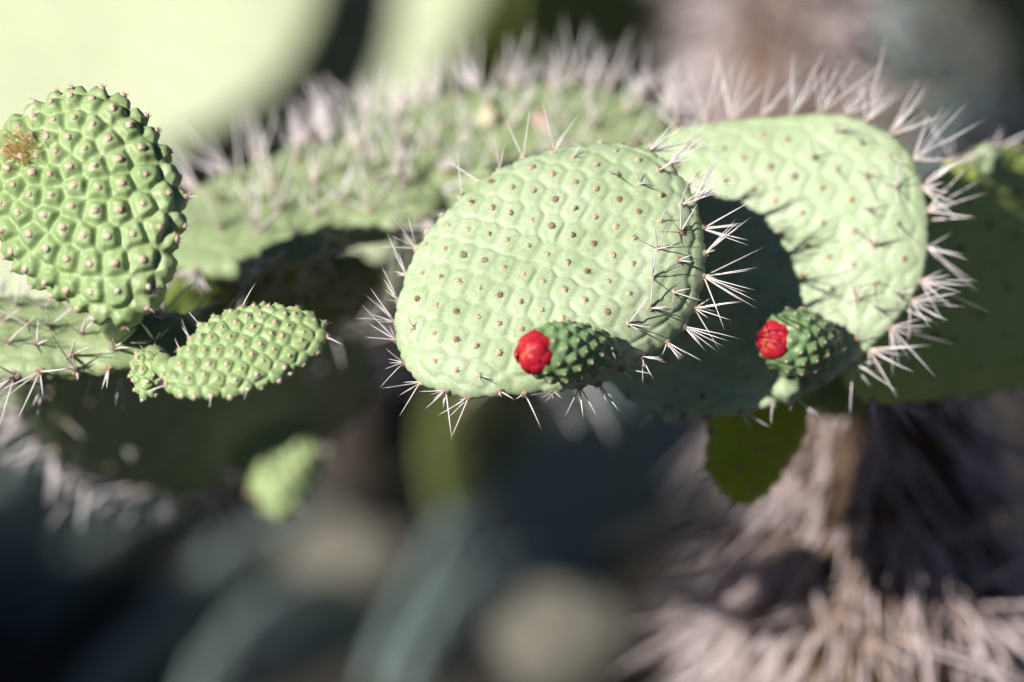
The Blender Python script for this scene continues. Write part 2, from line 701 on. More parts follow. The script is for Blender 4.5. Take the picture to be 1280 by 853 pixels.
# ------------------------------------------------------------------ ground
def build_ground():
    n_ = 90
    xs = np.sinh(np.linspace(-5.2, 5.2, n_)) * 1.2
    ys = np.sinh(np.linspace(-5.2, 5.2, n_)) * 1.2 + 4.5
    V = []
    for y in ys:
        for x in xs:
            near = math.exp(-((x / 6) ** 2 + ((y - 4) / 6) ** 2))
            V.append((x, y, 0.03 * near * (math.sin(x * 2.1) * math.cos(y * 1.7) + 0.5 * math.sin(x * 5 + y * 4)) - 0.02))
    F = [(j * n_ + i, j * n_ + i + 1, (j + 1) * n_ + i + 1, (j + 1) * n_ + i) for j in range(n_ - 1) for i in range(n_ - 1)]
    o = mesh_obj('ground', V, F, M_SOIL)
    o['kind'] = 'structure'
    o['label'] = 'dry brown soil under the cacti'


build_ground()

# ------------------------------------------------------------------ the main cactus
TR_TOP = at(1085, 500, 2.80)
TR_BOT = Vector((at(1120, 853, 2.80).x + 0.03, at(1120, 853, 2.80).y - 0.05, -0.03))
ROOT = empty('prickly_pear_cactus', Vector((TR_BOT.x, TR_BOT.y, 0)),
             'sharply focused prickly pear cactus with pale green spiny pads and two red-tipped buds', 'cactus')

front = make_pad(ROOT, 'pad', [(700, 186), (770, 180), (825, 195), (862, 235), (880, 290), (878, 335), (866, 372), (840, 408), (800, 438),
                               (760, 462), (720, 478), (660, 488), (600, 495), (550, 488), (518, 468), (500, 438), (494, 400), (505, 350),
                               (525, 305), (560, 262), (610, 222), (655, 197)],
                 2.37, (-0.10, 0.42, 0.90), 0.0135, M_PALE, lat=(26, 10, -27.5, 24), amp=(0.0013, 0.0048, 0.0005, 0.0035),
                 res=(60, 260), bend=(-0.5, -0.3, 0.3), rimstep=0.0155, jit=0.035,
                 curl=(0.70, -0.70, 0.45, -0.05), label='broad pale green pad dotted with brown areoles')
second = make_pad(ROOT, 'pad', [(800, 185), (850, 163), (900, 152), (980, 145), (1050, 146), (1100, 158), (1135, 190), (1155, 240),
                                (1163, 290), (1156, 340), (1135, 385), (1100, 425), (1050, 475), (990, 505), (930, 522), (850, 524),
                                (790, 506), (764, 480), (742, 430), (735, 370), (740, 290), (765, 225)],
                  2.475, (-0.20, 0.17, 0.96), 0.0125, M_PALE, lat=(32, 12, -26, 30), amp=(0.0010, 0.0052, 0.0005, 0.0035),
                  res=(60, 260), bend=(0.25, -0.2, 0.2), rimstep=0.0185, jit=0.08,
                  curl=(0.25, -0.97, 0.30, 0.055), label='pale green pad half covered by the shadow of the pad before it')
right = make_pad(ROOT, 'pad', [(1120, 300), (1150, 235), (1190, 202), (1240, 183), (1300, 182), (1345, 215), (1370, 290), (1360, 380),
                               (1320, 450), (1260, 485), (1190, 498), (1120, 502), (1060, 496), (1045, 440), (1070, 370)],
                 2.56, (0.70, -0.12, 0.70), 0.012, M_SHADED, lat=(30, 22, -30, 36), amp=(0.0012, 0.009, 0.0006, 0.004),
                 res=(40, 180), rimstep=0.024, label='shaded olive green pad')
mid_l = make_pad(ROOT, 'pad', [(208, 330), (212, 290), (232, 255), (290, 222), (360, 196), (420, 185), (485, 200), (540, 235), (560, 262),
                               (520, 285), (440, 302), (380, 328), (300, 345), (240, 347)],
                 2.57, (-0.10, 0.80, 0.60), 0.013, M_SPINY, lat=(44, 8, -30, 26), amp=(0.0014, 0.009, 0.001, 0.006),
                 res=(44, 200), bend=(0.2, 0.2, 0.0), rimstep=0.026, label='spiny older pad lying almost flat')
mid_r = make_pad(ROOT, 'pad', [(395, 205), (430, 172), (480, 148), (560, 126), (650, 114), (740, 114), (810, 130), (850, 158), (840, 205),
                               (760, 250), (640, 275), (540, 268), (480, 255), (420, 235)],
                 2.62, (-0.05, 0.78, 0.62), 0.014, M_SPINY, lat=(46, 8, -30, 26), amp=(0.0014, 0.009, 0.001, 0.006),
                 res=(44, 200), bend=(0.1, 0.1, 0.0), rimstep=0.026, label='spiny older pad joining the smoother pads')
young = make_pad(ROOT, 'pad', [(75, 122), (112, 113), (150, 124), (185, 160), (210, 203), (225, 250), (222, 300), (206, 350), (183, 392),
                               (150, 405), (108, 388), (60, 365), (20, 328), (-4, 290), (-22, 240), (-14, 190), (14, 155), (42, 135)],
                 2.335, (-0.12, 0.22, 0.96), 0.021, M_YOUNG, lat=('spiral', (38, 196), 0.0046, 0.61), amp=(0.0038, 0.0080, 0.0010, 0.004),
                 res=(100, 380), k=2.6, rimstep=0.0145, grit=0.0013, label='thick young knobbly green pad with golden tuft')
small = make_pad(ROOT, 'pad', [(203, 470), (207, 490), (230, 498), (290, 495), (340, 478), (388, 448), (405, 425), (400, 400), (372, 388),
                               (320, 381), (272, 395), (236, 425)],
                 2.325, (0.0, 0.55, 0.83), 0.008, M_YOUNG, lat=(19, 4, -10, 15), amp=(0.0016, 0.004, 0.0008, 0.003),
                 res=(60, 240), k=3, rimstep=0.010, jit=0.14, label='small new lumpy pad')
sprout = make_pad(ROOT, 'pad', [(166, 450), (178, 440), (192, 444), (198, 462), (196, 486), (184, 502), (172, 490), (164, 468)],
                  2.355, (-0.2, 0.4, 0.9), 0.006, M_YOUNG, lat=(13, 4, -7, 12), amp=(0.0014, 0.003, 0.0008, 0.0025),
                  res=(30, 120), k=2.4, rimstep=0.008, label='tiny sprouting pad')
under = make_pad(ROOT, 'pad', [(-70, 400), (-30, 382), (60, 386), (130, 398), (190, 405), (235, 395), (262, 410), (225, 440), (180, 455),
                               (120, 462), (60, 470), (0, 472), (-60, 450)],
                 2.43, (-0.1, 0.86, 0.5), 0.013, M_SPINY, lat=(36, 6, -20, 20), amp=(0.0014, 0.009, 0.001, 0.006),
                 res=(40, 180), rimstep=0.022, label='flat pad bearing the young pads')
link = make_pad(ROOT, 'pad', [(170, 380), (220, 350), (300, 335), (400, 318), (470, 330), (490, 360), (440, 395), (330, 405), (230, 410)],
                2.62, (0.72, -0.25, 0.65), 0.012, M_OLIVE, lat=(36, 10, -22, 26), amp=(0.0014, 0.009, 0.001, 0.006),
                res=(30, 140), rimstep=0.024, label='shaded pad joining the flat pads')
lower = make_pad(ROOT, 'pad', [(10, 470), (30, 425), (120, 385), (250, 360), (380, 375), (450, 430), (462, 490), (425, 545), (340, 580),
                               (250, 615), (150, 605), (60, 560)],
                 2.74, (0.52, -0.62, 0.58), 0.013, M_SPINY, lat=(40, 10, -24, 30), amp=(0.0012, 0.009, 0.001, 0.006),
                 res=(36, 180), rimstep=0.022, label='large pad in deep shade fringed with blurred spines')
nubpad = make_pad(ROOT, 'pad', [(303, 572), (320, 548), (352, 536), (395, 544), (404, 575), (384, 612), (358, 650), (334, 640), (314, 606)],
                  2.80, (-0.05, 0.3, 0.95), 0.016, M_YOUNG, lat=(20, 4, -10, 16), amp=(0.0018, 0.006, 0.001, 0.004),
                  res=(26, 100), k=2.5, rimstep=0.014, label='blurred bright new pad below the shaded one')
yellow = make_pad(ROOT, 'pad', [(885, 470), (940, 452), (1000, 470), (1010, 510), (1000, 548), (972, 600), (935, 634), (905, 614), (884, 586),
                                (888, 540)],
                  2.53, (0.62, -0.32, 0.71), 0.008, M_YELLOW, lat=(22, 8, -14, 20), amp=(0.0014, 0.006, 0.0006, 0.004),
                  res=(36, 160), rimstep=0.013, label='yellow green pad hanging below')

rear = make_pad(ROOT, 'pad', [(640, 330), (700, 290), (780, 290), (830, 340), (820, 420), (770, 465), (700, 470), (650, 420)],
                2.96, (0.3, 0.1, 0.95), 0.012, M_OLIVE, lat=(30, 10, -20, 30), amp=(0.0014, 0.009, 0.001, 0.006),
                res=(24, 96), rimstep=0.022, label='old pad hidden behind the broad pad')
# hidden joints that carry the branch from the trunk
joint = make_pad(ROOT, 'pad', [(760, 240), (850, 190), (960, 200), (1040, 280), (1080, 400), (1090, 500), (1040, 540), (960, 470), (860, 390), (780, 320)],
                 2.66, (0.1, 0.2, 0.97), 0.02, M_OLIVE, res=(24, 90), label='old pad joining trunk and branches')
tube(ROOT, 'joint', [at(790, 330, 2.96), at(805, 315, 2.80), at(820, 300, 2.67)], [0.012, 0.014, 0.012], M_OLIVE, sub=5)
tube(ROOT, 'joint', [at(600, 235, 2.43), at(640, 225, 2.53), at(690, 205, 2.63)], [0.012, 0.014, 0.014], M_SPINY, sub=5)
tube(ROOT, 'joint', [at(820, 260, 2.495), at(830, 250, 2.55), at(840, 250, 2.67)], [0.012, 0.015, 0.015], M_SPINY, sub=5)
tube(ROOT, 'joint', [at(1085, 430, 2.57), at(1070, 440, 2.66), at(1070, 480, 2.78)], [0.014, 0.016, 0.03], M_OLIVE, sub=5)
tube(ROOT, 'joint', [at(945, 470, 2.53), at(960, 450, 2.60), at(970, 430, 2.67)], [0.01, 0.012, 0.012], M_OLIVE, sub=5)
tube(ROOT, 'joint', [at(300, 385, 2.63), at(300, 400, 2.65), at(290, 410, 2.68)], [0.012, 0.014, 0.014], M_OLIVE, sub=5)
tube(ROOT, 'joint', [at(360, 300, 2.57), at(360, 335, 2.60), at(360, 350, 2.62)], [0.012, 0.014, 0.012], M_OLIVE, sub=5)
tube(ROOT, 'joint', [at(215, 425, 2.43), at(250, 405, 2.53), at(270, 385, 2.62)], [0.010, 0.012, 0.012], M_OLIVE, sub=5)
tube(ROOT, 'joint', [at(140, 378, 2.345), at(143, 392, 2.37), at(148, 415, 2.43)], [0.010, 0.012, 0.012], M_YOUNG, sub=5)
tube(ROOT, 'joint', [at(182, 470, 2.355), at(182, 455, 2.39), at(180, 440, 2.43)], [0.005, 0.006, 0.007], M_YOUNG, sub=5)
tube(ROOT, 'joint', [at(212, 466, 2.33), at(198, 452, 2.37), at(185, 435, 2.43)], [0.006, 0.008, 0.008], M_YOUNG, sub=5)


def dress(pad, ar, face_prob, face_len, face_n, rim_prob, rim_len, rim_n, sr, mat=M_SPINE, amat=M_AREOLE, zone=None, rimup=0.35, lean=None, arim=1.25, rimlean=(0, 0.15, 0)):
    """areoles on the face and rim of a pad, and their spines"""
    for p, nn, side, rho in pad['face']:
        if side < 0 and random.random() < 0.5:
            continue
        add_areole(pad, p, nn, ar * random.uniform(0.8, 1.15), amat)
        px, py, d = px_of(pad, p)
        pr, ln, nm = face_prob, face_len, face_n
        if zone:
            z = zone(px, py, rho)
            if z is not None:
                pr, ln, nm = z
        if random.random() < pr:
            for _ in range(random.randint(*nm)):
                d = nn + Vector((random.gauss(0, 0.55), random.gauss(0, 0.55), random.gauss(0, 0.25)))
                if lean:
                    d = d + Vector(lean)
                add_spine(pad, p, d, random.uniform(*ln), sr * random.uniform(0.7, 1.1), mat)
    for p, out, th in pad['rim']:
        add_areole(pad, p, out, ar * arim * random.uniform(0.85, 1.2), amat)
        px, py, d = px_of(pad, p)
        pr, ln, nm = rim_prob, rim_len, rim_n
        if zone:
            z = zone(px, py, 1.0)
            if z is not None:
                pr, ln, nm = z
        if random.random() < pr:
            tgv = Vector((-out.y, out.x, 0))
            swing, tip = random.gauss(0, 0.3), random.gauss(rimup, 0.35)
            for _ in range(random.randint(max(1, nm[0] - 2), nm[1])):
                d = out + tgv * (swing + random.gauss(0, 0.5)) + Vector((0, 0, tip + random.gauss(0, 0.45))) + Vector(rimlean)
                add_spine(pad, p, d, ln[0] * 0.7 + (ln[1] * 1.35 - ln[0] * 0.7) * random.random() ** 1.4, sr * random.uniform(0.75, 1.15), mat)


def z_front(px, py, rho):
    if rho >= 0.99:
        if px > 800 and py > 180:
            return (1.0, (0.012, 0.034), (9, 14))
        if px < 560 and py > 300:
            return (1.0, (0.011, 0.026), (7, 10))
        if py > 420:
            return (1.0, (0.009, 0.024), (4, 6))
        return (0.6, (0.015, 0.030), (2, 3))
    if px > 770 and py > 330 and rho > 0.7:
        return (0.85, (0.012, 0.032), (2, 5))
    if px > 740 and rho > 0.7:
        return (0.5, (0.014, 0.034), (1, 4))
    if rho > 0.78:
        return (0.4, (0.007, 0.018), (1, 3))
    return (0.0, (0.01, 0.02), (1, 1))


def z_second(px, py, rho):
    if rho >= 0.99:
        if py < 260 and px > 820:
            return (1.0, (0.018, 0.048), (9, 14))
        if px > 1000 and py < 460:
            return (1.0, (0.015, 0.040), (9, 14))
        return (0.7, (0.008, 0.02), (2, 4))
    if px > 1010 and rho > 0.66:
        return (0.85, (0.015, 0.036), (2, 5))
    if py < 190 and rho > 0.8:
        return (0.5, (0.02, 0.035), (2, 3))
    if py > 440:
        return (0.3, (0.008, 0.02), (1, 2))
    return (0.0, (0.01, 0.02), (1, 1))


dress(front, 0.0020, 0, (0.01, 0.02), (1, 1), 1, (0.01, 0.02), (2, 3), 0.00052, zone=z_front, rimlean=(0.05, 0.1, 0))
dress(second, 0.0021, 0, (0.01, 0.02), (1, 1), 1, (0.01, 0.02), (2, 3), 0.00056, zone=z_second, rimlean=(0.1, 0.25, 0))
dress(right, 0.0024, 0.0, (0.01, 0.02), (1, 1), 0.9, (0.015, 0.035), (2, 4), 0.0007)
dress(mid_l, 0.0028, 1.0, (0.020, 0.062), (3, 6), 1.0, (0.018, 0.046), (8, 12), 0.0009, lean=(0, 0.35, 0))
dress(mid_r, 0.0028, 1.0, (0.018, 0.055), (3, 5), 1.0, (0.018, 0.042), (11, 16), 0.0009, lean=(0, 0.35, 0))
dress(young, 0.0021, 0.0, (0.004, 0.01), (1, 1), 0.6, (0.004, 0.010), (1, 3), 0.0003, amat=M_YAREOLE, arim=1.1)
dress(small, 0.0014, 0.05, (0.004, 0.012), (1, 1), 0.35, (0.005, 0.016), (1, 3), 0.0005, amat=M_YAREOLE)
dress(sprout, 0.0012, 0.0, (0.004, 0.01), (1, 1), 0.2, (0.004, 0.008), (1, 2), 0.0004, amat=M_YAREOLE)
dress(under, 0.0026, 1.0, (0.014, 0.036), (3, 5), 1.0, (0.018, 0.040), (5, 8), 0.0008, lean=(0, -0.5, 0))
dress(link, 0.0025, 0.8, (0.02, 0.045), (2, 4), 0.8, (0.018, 0.04), (2, 3), 0.0008)
dress(lower, 0.0019, 0.06, (0.012, 0.03), (1, 3), 1.0, (0.016, 0.042), (5, 8), 0.0013, rimup=0.25)
dress(nubpad, 0.002, 0.2, (0.006, 0.012), (1, 2), 0.6, (0.006, 0.014), (1, 2), 0.0006)
dress(yellow, 0.0018, 0.0, (0.01, 0.02), (1, 1), 0.25, (0.01, 0.03), (1, 2), 0.0007)

# the few long stray spines the photograph shows one by one
for (pad, px, py, ex, ey, dd, r_) in [
        (under, 212, 402, 287, 372, 0.0, 0.0011), (under, 212, 404, 198, 392, -0.015, 0.0012), (under, 213, 405, 226, 440, -0.02, 0.0011),
        (link, 380, 380, 455, 377, -0.005, 0.0012), (link, 405, 390, 352, 352, -0.02, 0.001),
        (mid_r, 490, 280, 515, 205, -0.04, 0.0011), (mid_l, 230, 345, 415, 325, -0.02, 0.0009), (link, 255, 350, 480, 292, -0.02, 0.0009),
        (second, 1110, 172, 1152, 93, 0.03, 0.0009), (second, 1050, 162, 1090, 92, 0.03, 0.0010), (second, 1150, 235, 1215, 180, 0.01, 0.0008),
        (second, 1160, 225, 1213, 192, -0.02, 0.0009), (second, 1165, 275, 1222, 270, -0.02, 0.0008), (second, 1128, 385, 1175, 404, -0.02, 0.0008),
        (right, 1250, 185, 1300, 160, -0.03, 0.0011), (right, 1200, 200, 1262, 175, -0.03, 0.001), (right, 1195, 205, 1235, 190, -0.03, 0.001),
        (yellow, 1000, 520, 960, 610, 0.08, 0.0011), (rear, 664, 450, 724, 552, 0.0, 0.0026), (rear, 718, 455, 770, 556, 0.0, 0.0026),
        (rear, 745, 462, 740, 530, 0.02, 0.0018), (rear, 655, 440, 560, 520, 0.02, 0.0012)]:
    base_d = project(pad['mw'].translation)[2]
    # root the spine on the pad's own plane
    nrm_w = pad['mw'].to_3x3() @ Vector((0, 0, 1))
    rr_ = ray(px, py)
    t_ = (pad['mw'].translation - CAM).dot(nrm_w) / rr_.dot(nrm_w)
    t_ = min(max(t_, base_d - 0.08), base_d + 0.08)
    a_ = at(px, py, t_)
    b_ = at(ex, ey, t_ + dd)
    inv = pad['mw'].inverted()
    la, lb = inv @ a_, inv @ b_
    add_spine(pad, la, lb - la, (lb - la).length, r_, M_SPINE, k=random.choice((0, 1)))

# golden growth tuft on the young pad
V, F, A, off = [], [], [], 0
inv = young['mw'].inverted()
for i in range(230):
    px, py = random.gauss(50, 11), random.gauss(212, 11)
    p = inv @ at(px, py, 2.37)
    # drop on to the surface along local z
    rho = 0.75
    zz = max((q[0].z for q in young['face'] if q[2] > 0 and (q[0].xy - p.xy).length < 0.02), default=0.015)
    p.z = zz - 0.003
    d = Vector((random.gauss(-0.5, 0.5), random.gauss(0.4, 0.5), 1))
    M = np.array(Matrix.Translation(p) @ align(d) @ Matrix.Diagonal((0.00028, 0.00028, random.uniform(0.004, 0.010), 1)))
    v, f, a = CONES[0]
    V.append(v @ M[:3, :3].T + M[:3, 3])
    F += [tuple(q + off for q in ff) for ff in f]
    A.append(a)
    off += len(v)
o = mesh_obj('golden_tuft', np.concatenate(V), F, M_GOLD, young['obj'], attr=np.concatenate(A))
o['kind'] = 'stuff'
o['label'] = 'golden tuft of fine bristles'


# ------------------------------------------------------------------ fruits with red flower buds
def petal_mesh():
    V, F, A = [], [], []
    nu, nv = 8, 9
    for layer in (1, -1):
        for j in range(nv):
            t = j / (nv - 1)
            wd = 0.5 * math.sin(math.pi * min(1, t * 0.80 + 0.16)) ** 0.75 * (1 - 0.15 * t)
            for i in range(nu):
                s = i / (nu - 1) * 2 - 1
                x = s * wd
                z = 0.30 * (1 - s * s) * math.sin(math.pi * (0.15 + 0.75 * t)) * 0.9 + (0.05 if layer > 0 else -0.05) * (1 - abs(s)) - 0.26 * t * t
                V.append((x, t, z))
                A.append(max(t, abs(s) * 0.7 * t))
    n_ = nu * nv
    for j in range(nv - 1):
        for i in range(nu - 1):
            a = j * nu + i
            F.append((a, a + 1, a + nu + 1, a + nu))
            F.append((n_ + a, n_ + a + nu, n_ + a + nu + 1, n_ + a + 1))
    me = bpy.data.meshes.new('petal')
    me.from_pydata(V, [], F)
    me.polygons.foreach_set('use_smooth', [True] * len(me.polygons))
    at2 = me.attributes.new('along', 'FLOAT', 'POINT')
    at2.data.foreach_set('value', np.array(A, dtype=np.float32))
    me.materials.append(M_RED)
    return me


PETAL = petal_mesh()


def make_fruit(base, tip, Rw, label, rtip, spacing=0.0085):
    ax = (tip - base)
    L = ax.length
    MW = Matrix.Translation(base) @ align(ax)
    nz, na = 64, 120
    V, F = [], []

    def prof(t):
        # narrow foot, full shoulder, sunken crown
        return Rw * (0.42 + 0.58 * math.sin(min(1.0, t / 0.62) * math.pi / 2)) * (1 - max(0, (t - 0.62) / 0.38) ** 2.4 * 0.42)
    rows = []
    for i in range(nz + 1):
        t = i / nz
        rows.append((prof(t), t * L))
    r_end = rows[-1][0]
    for q in np.linspace(0.93, 0.1, 8):
        rows.append((r_end * q, L - 0.003 * math.sin((1 - q) * math.pi / 2) + 0.0012 * math.sin((1 - q) * math.pi)))
    for (r_, z) in rows:
        for kq in range(na):
            a = 2 * math.pi * kq / na
            V.append((r_ * math.cos(a), r_ * math.sin(a), z))
    for i in range(len(rows) - 1):
        for kq in range(na):
            k2 = (kq + 1) % na
            F.append((i * na + kq, i * na + k2, (i + 1) * na + k2, (i + 1) * na + kq))
    F.append(tuple((len(rows) - 1) * na + kq for kq in range(na)))
    F2 = [f for f in F if len(f) == 4]
    V = np.array(V)
    N = vnormals(V, F2)
    sites, nn = [], []
    z = 0.10 * L
    i = 0
    while z < 0.985 * L:
        r_ = prof(z / L)
        a = i * 2.399963
        e = 0.02
        sl = (prof(min(1, z / L + e)) - prof(max(0, z / L - e))) / (2 * e * L)
        p = Vector((r_ * math.cos(a), r_ * math.sin(a), z))
        sites.append(tuple(p))
        nn.append(Vector((math.cos(a), math.sin(a), -sl)).normalized())
        z += spacing * spacing / (2 * math.pi * max(r_, 0.004))
        i += 1
    amp = (0.0018, 0.0065, 0.0005, 0.003)
    V = tubercle(V, N, np.array(sites), amp)
    o = mesh_obj('fruit', V, F, M_FRUIT)
    o.parent = ROOT
    o.matrix_basis = Matrix.Translation(-ROOT.location) @ MW
    o['label'] = label
    part = dict(obj=o, mw=MW)
    for p, n_ in zip(sites, nn):
        d = (n_ + Vector((0, 0, 0.45))).normalized()
        rad = 0.0010 * random.uniform(0.8, 1.2)
        M = Matrix.Translation(Vector(p) + n_ * 0.0018) @ align(d, random.uniform(0, 6)) @ Matrix.Diagonal((rad, rad, rad * 1.2, 1))
        queue('fruit_areole', part, M, M_YAREOLE, random.randrange(5), rad * 2, 1)
    # red bud: overlapping scales closing over a dome
    kk = 0
    for ring, (cnt, ang, sz) in enumerate([(7, 74, 0.80), (5, 50, 0.85), (4, 26, 0.8), (1, 3, 0.7)]):
        for j in range(cnt):
            a = 2 * math.pi * (j + 0.5 * (ring % 2) + random.uniform(-0.12, 0.12)) / cnt
            ph = math.radians(ang + random.uniform(-4, 4))
            c_ = Vector((math.sin(ph) * math.cos(a), math.sin(ph) * math.sin(a), math.cos(ph) * 0.86)) * rtip * 0.84
            nrm_ = c_.normalized()
            up_ = (Vector((0, 0, 1)) - nrm_ * nrm_.z).normalized()
            xx = up_.cross(nrm_)
            R_ = Matrix((xx, up_, nrm_)).transposed().to_4x4()
            s = rtip * sz * random.uniform(1.1, 1.4)
            M = Matrix.Translation(Vector((0, 0, L - 0.003)) + c_ - up_ * s * 0.45) @ R_ @ Matrix.Rotation(random.uniform(-0.3, 0.3), 4, 'Z') @ Matrix.Rotation(random.uniform(-0.05, 0.38), 4, 'X') @ Matrix.Diagonal((s * 1.15, s, s, 1))
            link_copy('petal', PETAL, o, M)
            kk += 1
    # core under the scales
    Vc, Fc = [], []
    for i in range(7):
        ph = math.pi / 2 * i / 6
        for kq in range(16):
            a = 2 * math.pi * kq / 16
            Vc.append((math.cos(ph) * math.cos(a) * rtip * 0.86, math.cos(ph) * math.sin(a) * rtip * 0.86, L - 0.0035 + math.sin(ph) * rtip * 0.74))
    for i in range(6):
        for kq in range(16):
            k2 = (kq + 1) % 16
            Fc.append((i * 16 + kq, i * 16 + k2, (i + 1) * 16 + k2, (i + 1) * 16 + kq))
    mesh_obj('flower_core', Vc, Fc, M_RED, o, attr=np.zeros(len(Vc)))
    return part


f1_base = at(766, 439, 2.345)
f1_tip = f1_base + camdir(-0.76, -0.02, 0.65) * 0.064
fruit1 = make_fruit(f1_base, f1_tip, 0.0178, 'knobbly green bud tipped red, on the rim of the broad pad', 0.0124)
f2_base = at(1043, 436, 2.445)
f2_tip = f2_base + camdir(-0.72, 0.10, 0.68) * 0.056
fruit2 = make_fruit(f2_base, f2_tip, 0.0205, 'rounder green bud tipped red, on the half shadowed pad', 0.0118, 0.0085)


# small nubs on the rims
def nub(pad, px, py, d, r, mat, name, dirc):
    V, F = [], []
    nu, nv = 18, 10
    for j in range(nv + 1):
        ph = math.pi * j / nv
        for i in range(nu):
            a = 2 * math.pi * i / nu
            q = 1 + 0.12 * math.sin(3 * a + ph * 4) + 0.08 * math.sin(5 * a - 3 * ph)
            V.append((math.sin(ph) * math.cos(a) * q, math.sin(ph) * math.sin(a) * q, -math.cos(ph) * 1.25))
    for j in range(nv):
        for i in range(nu):
            i2 = (i + 1) % nu
            F.append((j * nu + i, j * nu + i2, (j + 1) * nu + i2, (j + 1) * nu + i))
    V = np.array(V) * r
    o = mesh_obj(name, V, F, mat, pad['obj'])
    M = Matrix.Translation(at(px, py, d)) @ align(camdir(*dirc))
    o.matrix_basis = pad['mw'].inverted() @ M
    return o


M_CREAM, n, b = newmat('bud_cream')
b.inputs['Base Color'].default_value = (0.62, 0.56, 0.38, 1)
n.links.new(ramp(n, noise(n, 120), [(0.3, (0.50, 0.46, 0.28)), (0.7, (0.70, 0.62, 0.44))]), b.inputs['Base Color'])
M_PINK, n, b = newmat('bud_pink')
n.links.new(ramp(n, noise(n, 120), [(0.3, (0.36, 0.18, 0.12)), (0.7, (0.50, 0.31, 0.23))]), b.inputs['Base Color'])
nub(mid_r, 610, 150, 2.62, 0.008, M_CREAM, 'bud', (0, 0.8, 0.5))
nub(mid_r, 677, 155, 2.62, 0.0075, M_PINK, 'bud', (0, 0.8, 0.5))
nub(mid_r, 722, 142, 2.64, 0.006, M_PINK, 'bud', (0, 0.8, 0.5))
nub(second, 985, 487, 2.425, 0.0085, M_PALE, 'bud', (-0.6, 0.1, 0.8))  # nub added for a sunlit tubercle tip of the pad
nub(second, 838, 517, 2.43, 0.006, M_PALE, 'bud', (-0.3, -0.5, 0.8))  # also added, for a raised bit of pad rim catching the sun
nub(front, 655, 478, 2.365, 0.0045, M_PALE, 'bud', (-0.3, -0.4, 0.8))
nub(right, 1235, 200, 2.53, 0.010, M_PALE, 'bud', (-0.2, 0.6, 0.7))

# trunk carrying it all
trunk = tube(ROOT, 'trunk', [TR_TOP + UP * 0.05, TR_TOP, at(1100, 640, 2.82), at(1100, 760, 2.82), at(1100, 853, 2.80), TR_BOT],
             [0.035, 0.06, 0.085, 0.095, 0.10, 0.12], M_BARK, seg=40, sub=10, lump=0.16, label='brown old trunk shaggy with drooping spines')


def shag(part, count, lens, r, mat, kind, droop=0.9, zmin=0.25):
    n_, seg = part['n'], part['seg']
    made = 0
    while made < count:
        i, kq = random.randrange(n_), random.randrange(seg)
        p = Vector(part['V'][i * seg + kq])
        wz = (part['mw'] @ p).z
        if wz < zmin:
            continue
        dv, ax = part['N'][i * seg + kq]
        dv = Vector(dv)
        if dv.dot(FW) > 0.45:
            continue
        for _ in range(random.randint(2, 5)):
            d = dv * random.uniform(0.5, 1.1) + Vector((random.gauss(0, 0.35), random.gauss(0, 0.3), -droop + random.gauss(0, 0.45)))
            add_spine(part, p, d, random.uniform(*lens), r * random.uniform(0.7, 1.2), mat, kind=kind)
            made += 1


shag(trunk, 950, (0.05, 0.13), 0.0016, M_OLDSPINE, 'trunk_spine')
flush(290, {'spine': 'spine_fringe', 'areole': 'areole_cover', 'trunk_spine': 'spine_shag', 'fruit_areole': 'areole_cover'})

# ------------------------------------------------------------------ cacti behind
def blob(c, rx, ry, ang, n_=16):
    a = math.radians(ang)
    out = []
    for i in range(n_):
        t = 2 * math.pi * i / n_
        x, y = rx * math.cos(t), ry * math.sin(t)
        if x < 0:
            y *= 0.86          # narrower towards the foot
        out.append((c[0] + x * math.cos(a) - y * math.sin(a), c[1] - (x * math.sin(a) + y * math.cos(a))))
    return out


def back_plant(name, label, pads, mat, group=None, stem_to=None, T=0.016):
    """pads: (centre px, rx, ry, angle, depth, normal). The lowest carries on to the ground by a stem."""
    base = min((at(p[0][0] - p[1] * 0.8 * math.cos(math.radians(p[3])), p[0][1] + p[1] * 0.8 * math.sin(math.radians(p[3])), p[4]) for p in pads), key=lambda v: v.z)
    foot = Vector((base.x if stem_to is None else stem_to[0], base.y if stem_to is None else stem_to[1], 0))
    root = empty(name, foot, label, 'cactus', group)
    parts = []
    for (c, rx, ry, ang, d, nc) in pads:
        parts.append(make_pad(root, 'pad', blob(c, rx, ry, ang), d, nc, T, mat, lat=(rx * 0.2, ry * 0.05, -rx * 0.1, ry * 0.22), amp=(0.0025, 0.02, 0.001, 0.01),
                              res=(22, 90), center=c, rimstep=0.05, bend=(0.15, 0.1, 0)))
    for k_, p in enumerate(pads):
        # each pad's foot reaches the next pad or the stem
        c, rx, ry, ang, d, nc = p
    top = base + Vector((0, 0, 0.04))
    if base.z > 0.02:
        tube(root, 'stem', [top, (top + foot) / 2 + Vector((0.015, 0, 0)), foot - Vector((0, 0, 0.04))], [0.03, 0.05, 0.06], M_STEM, seg=18, sub=6)
    for pt in parts:
        for p, nn, side, rho in pt['face']:
            if side > 0:
                add_areole(pt, p, nn, 0.004)
        for p, out, th in pt['rim']:
            add_areole(pt, p, out, 0.004)
    return root, parts


def done():
    flush(280, {'areole': 'areole_cover', 'spine': 'spine_fringe', 'trunk_spine': 'spine_shag'})


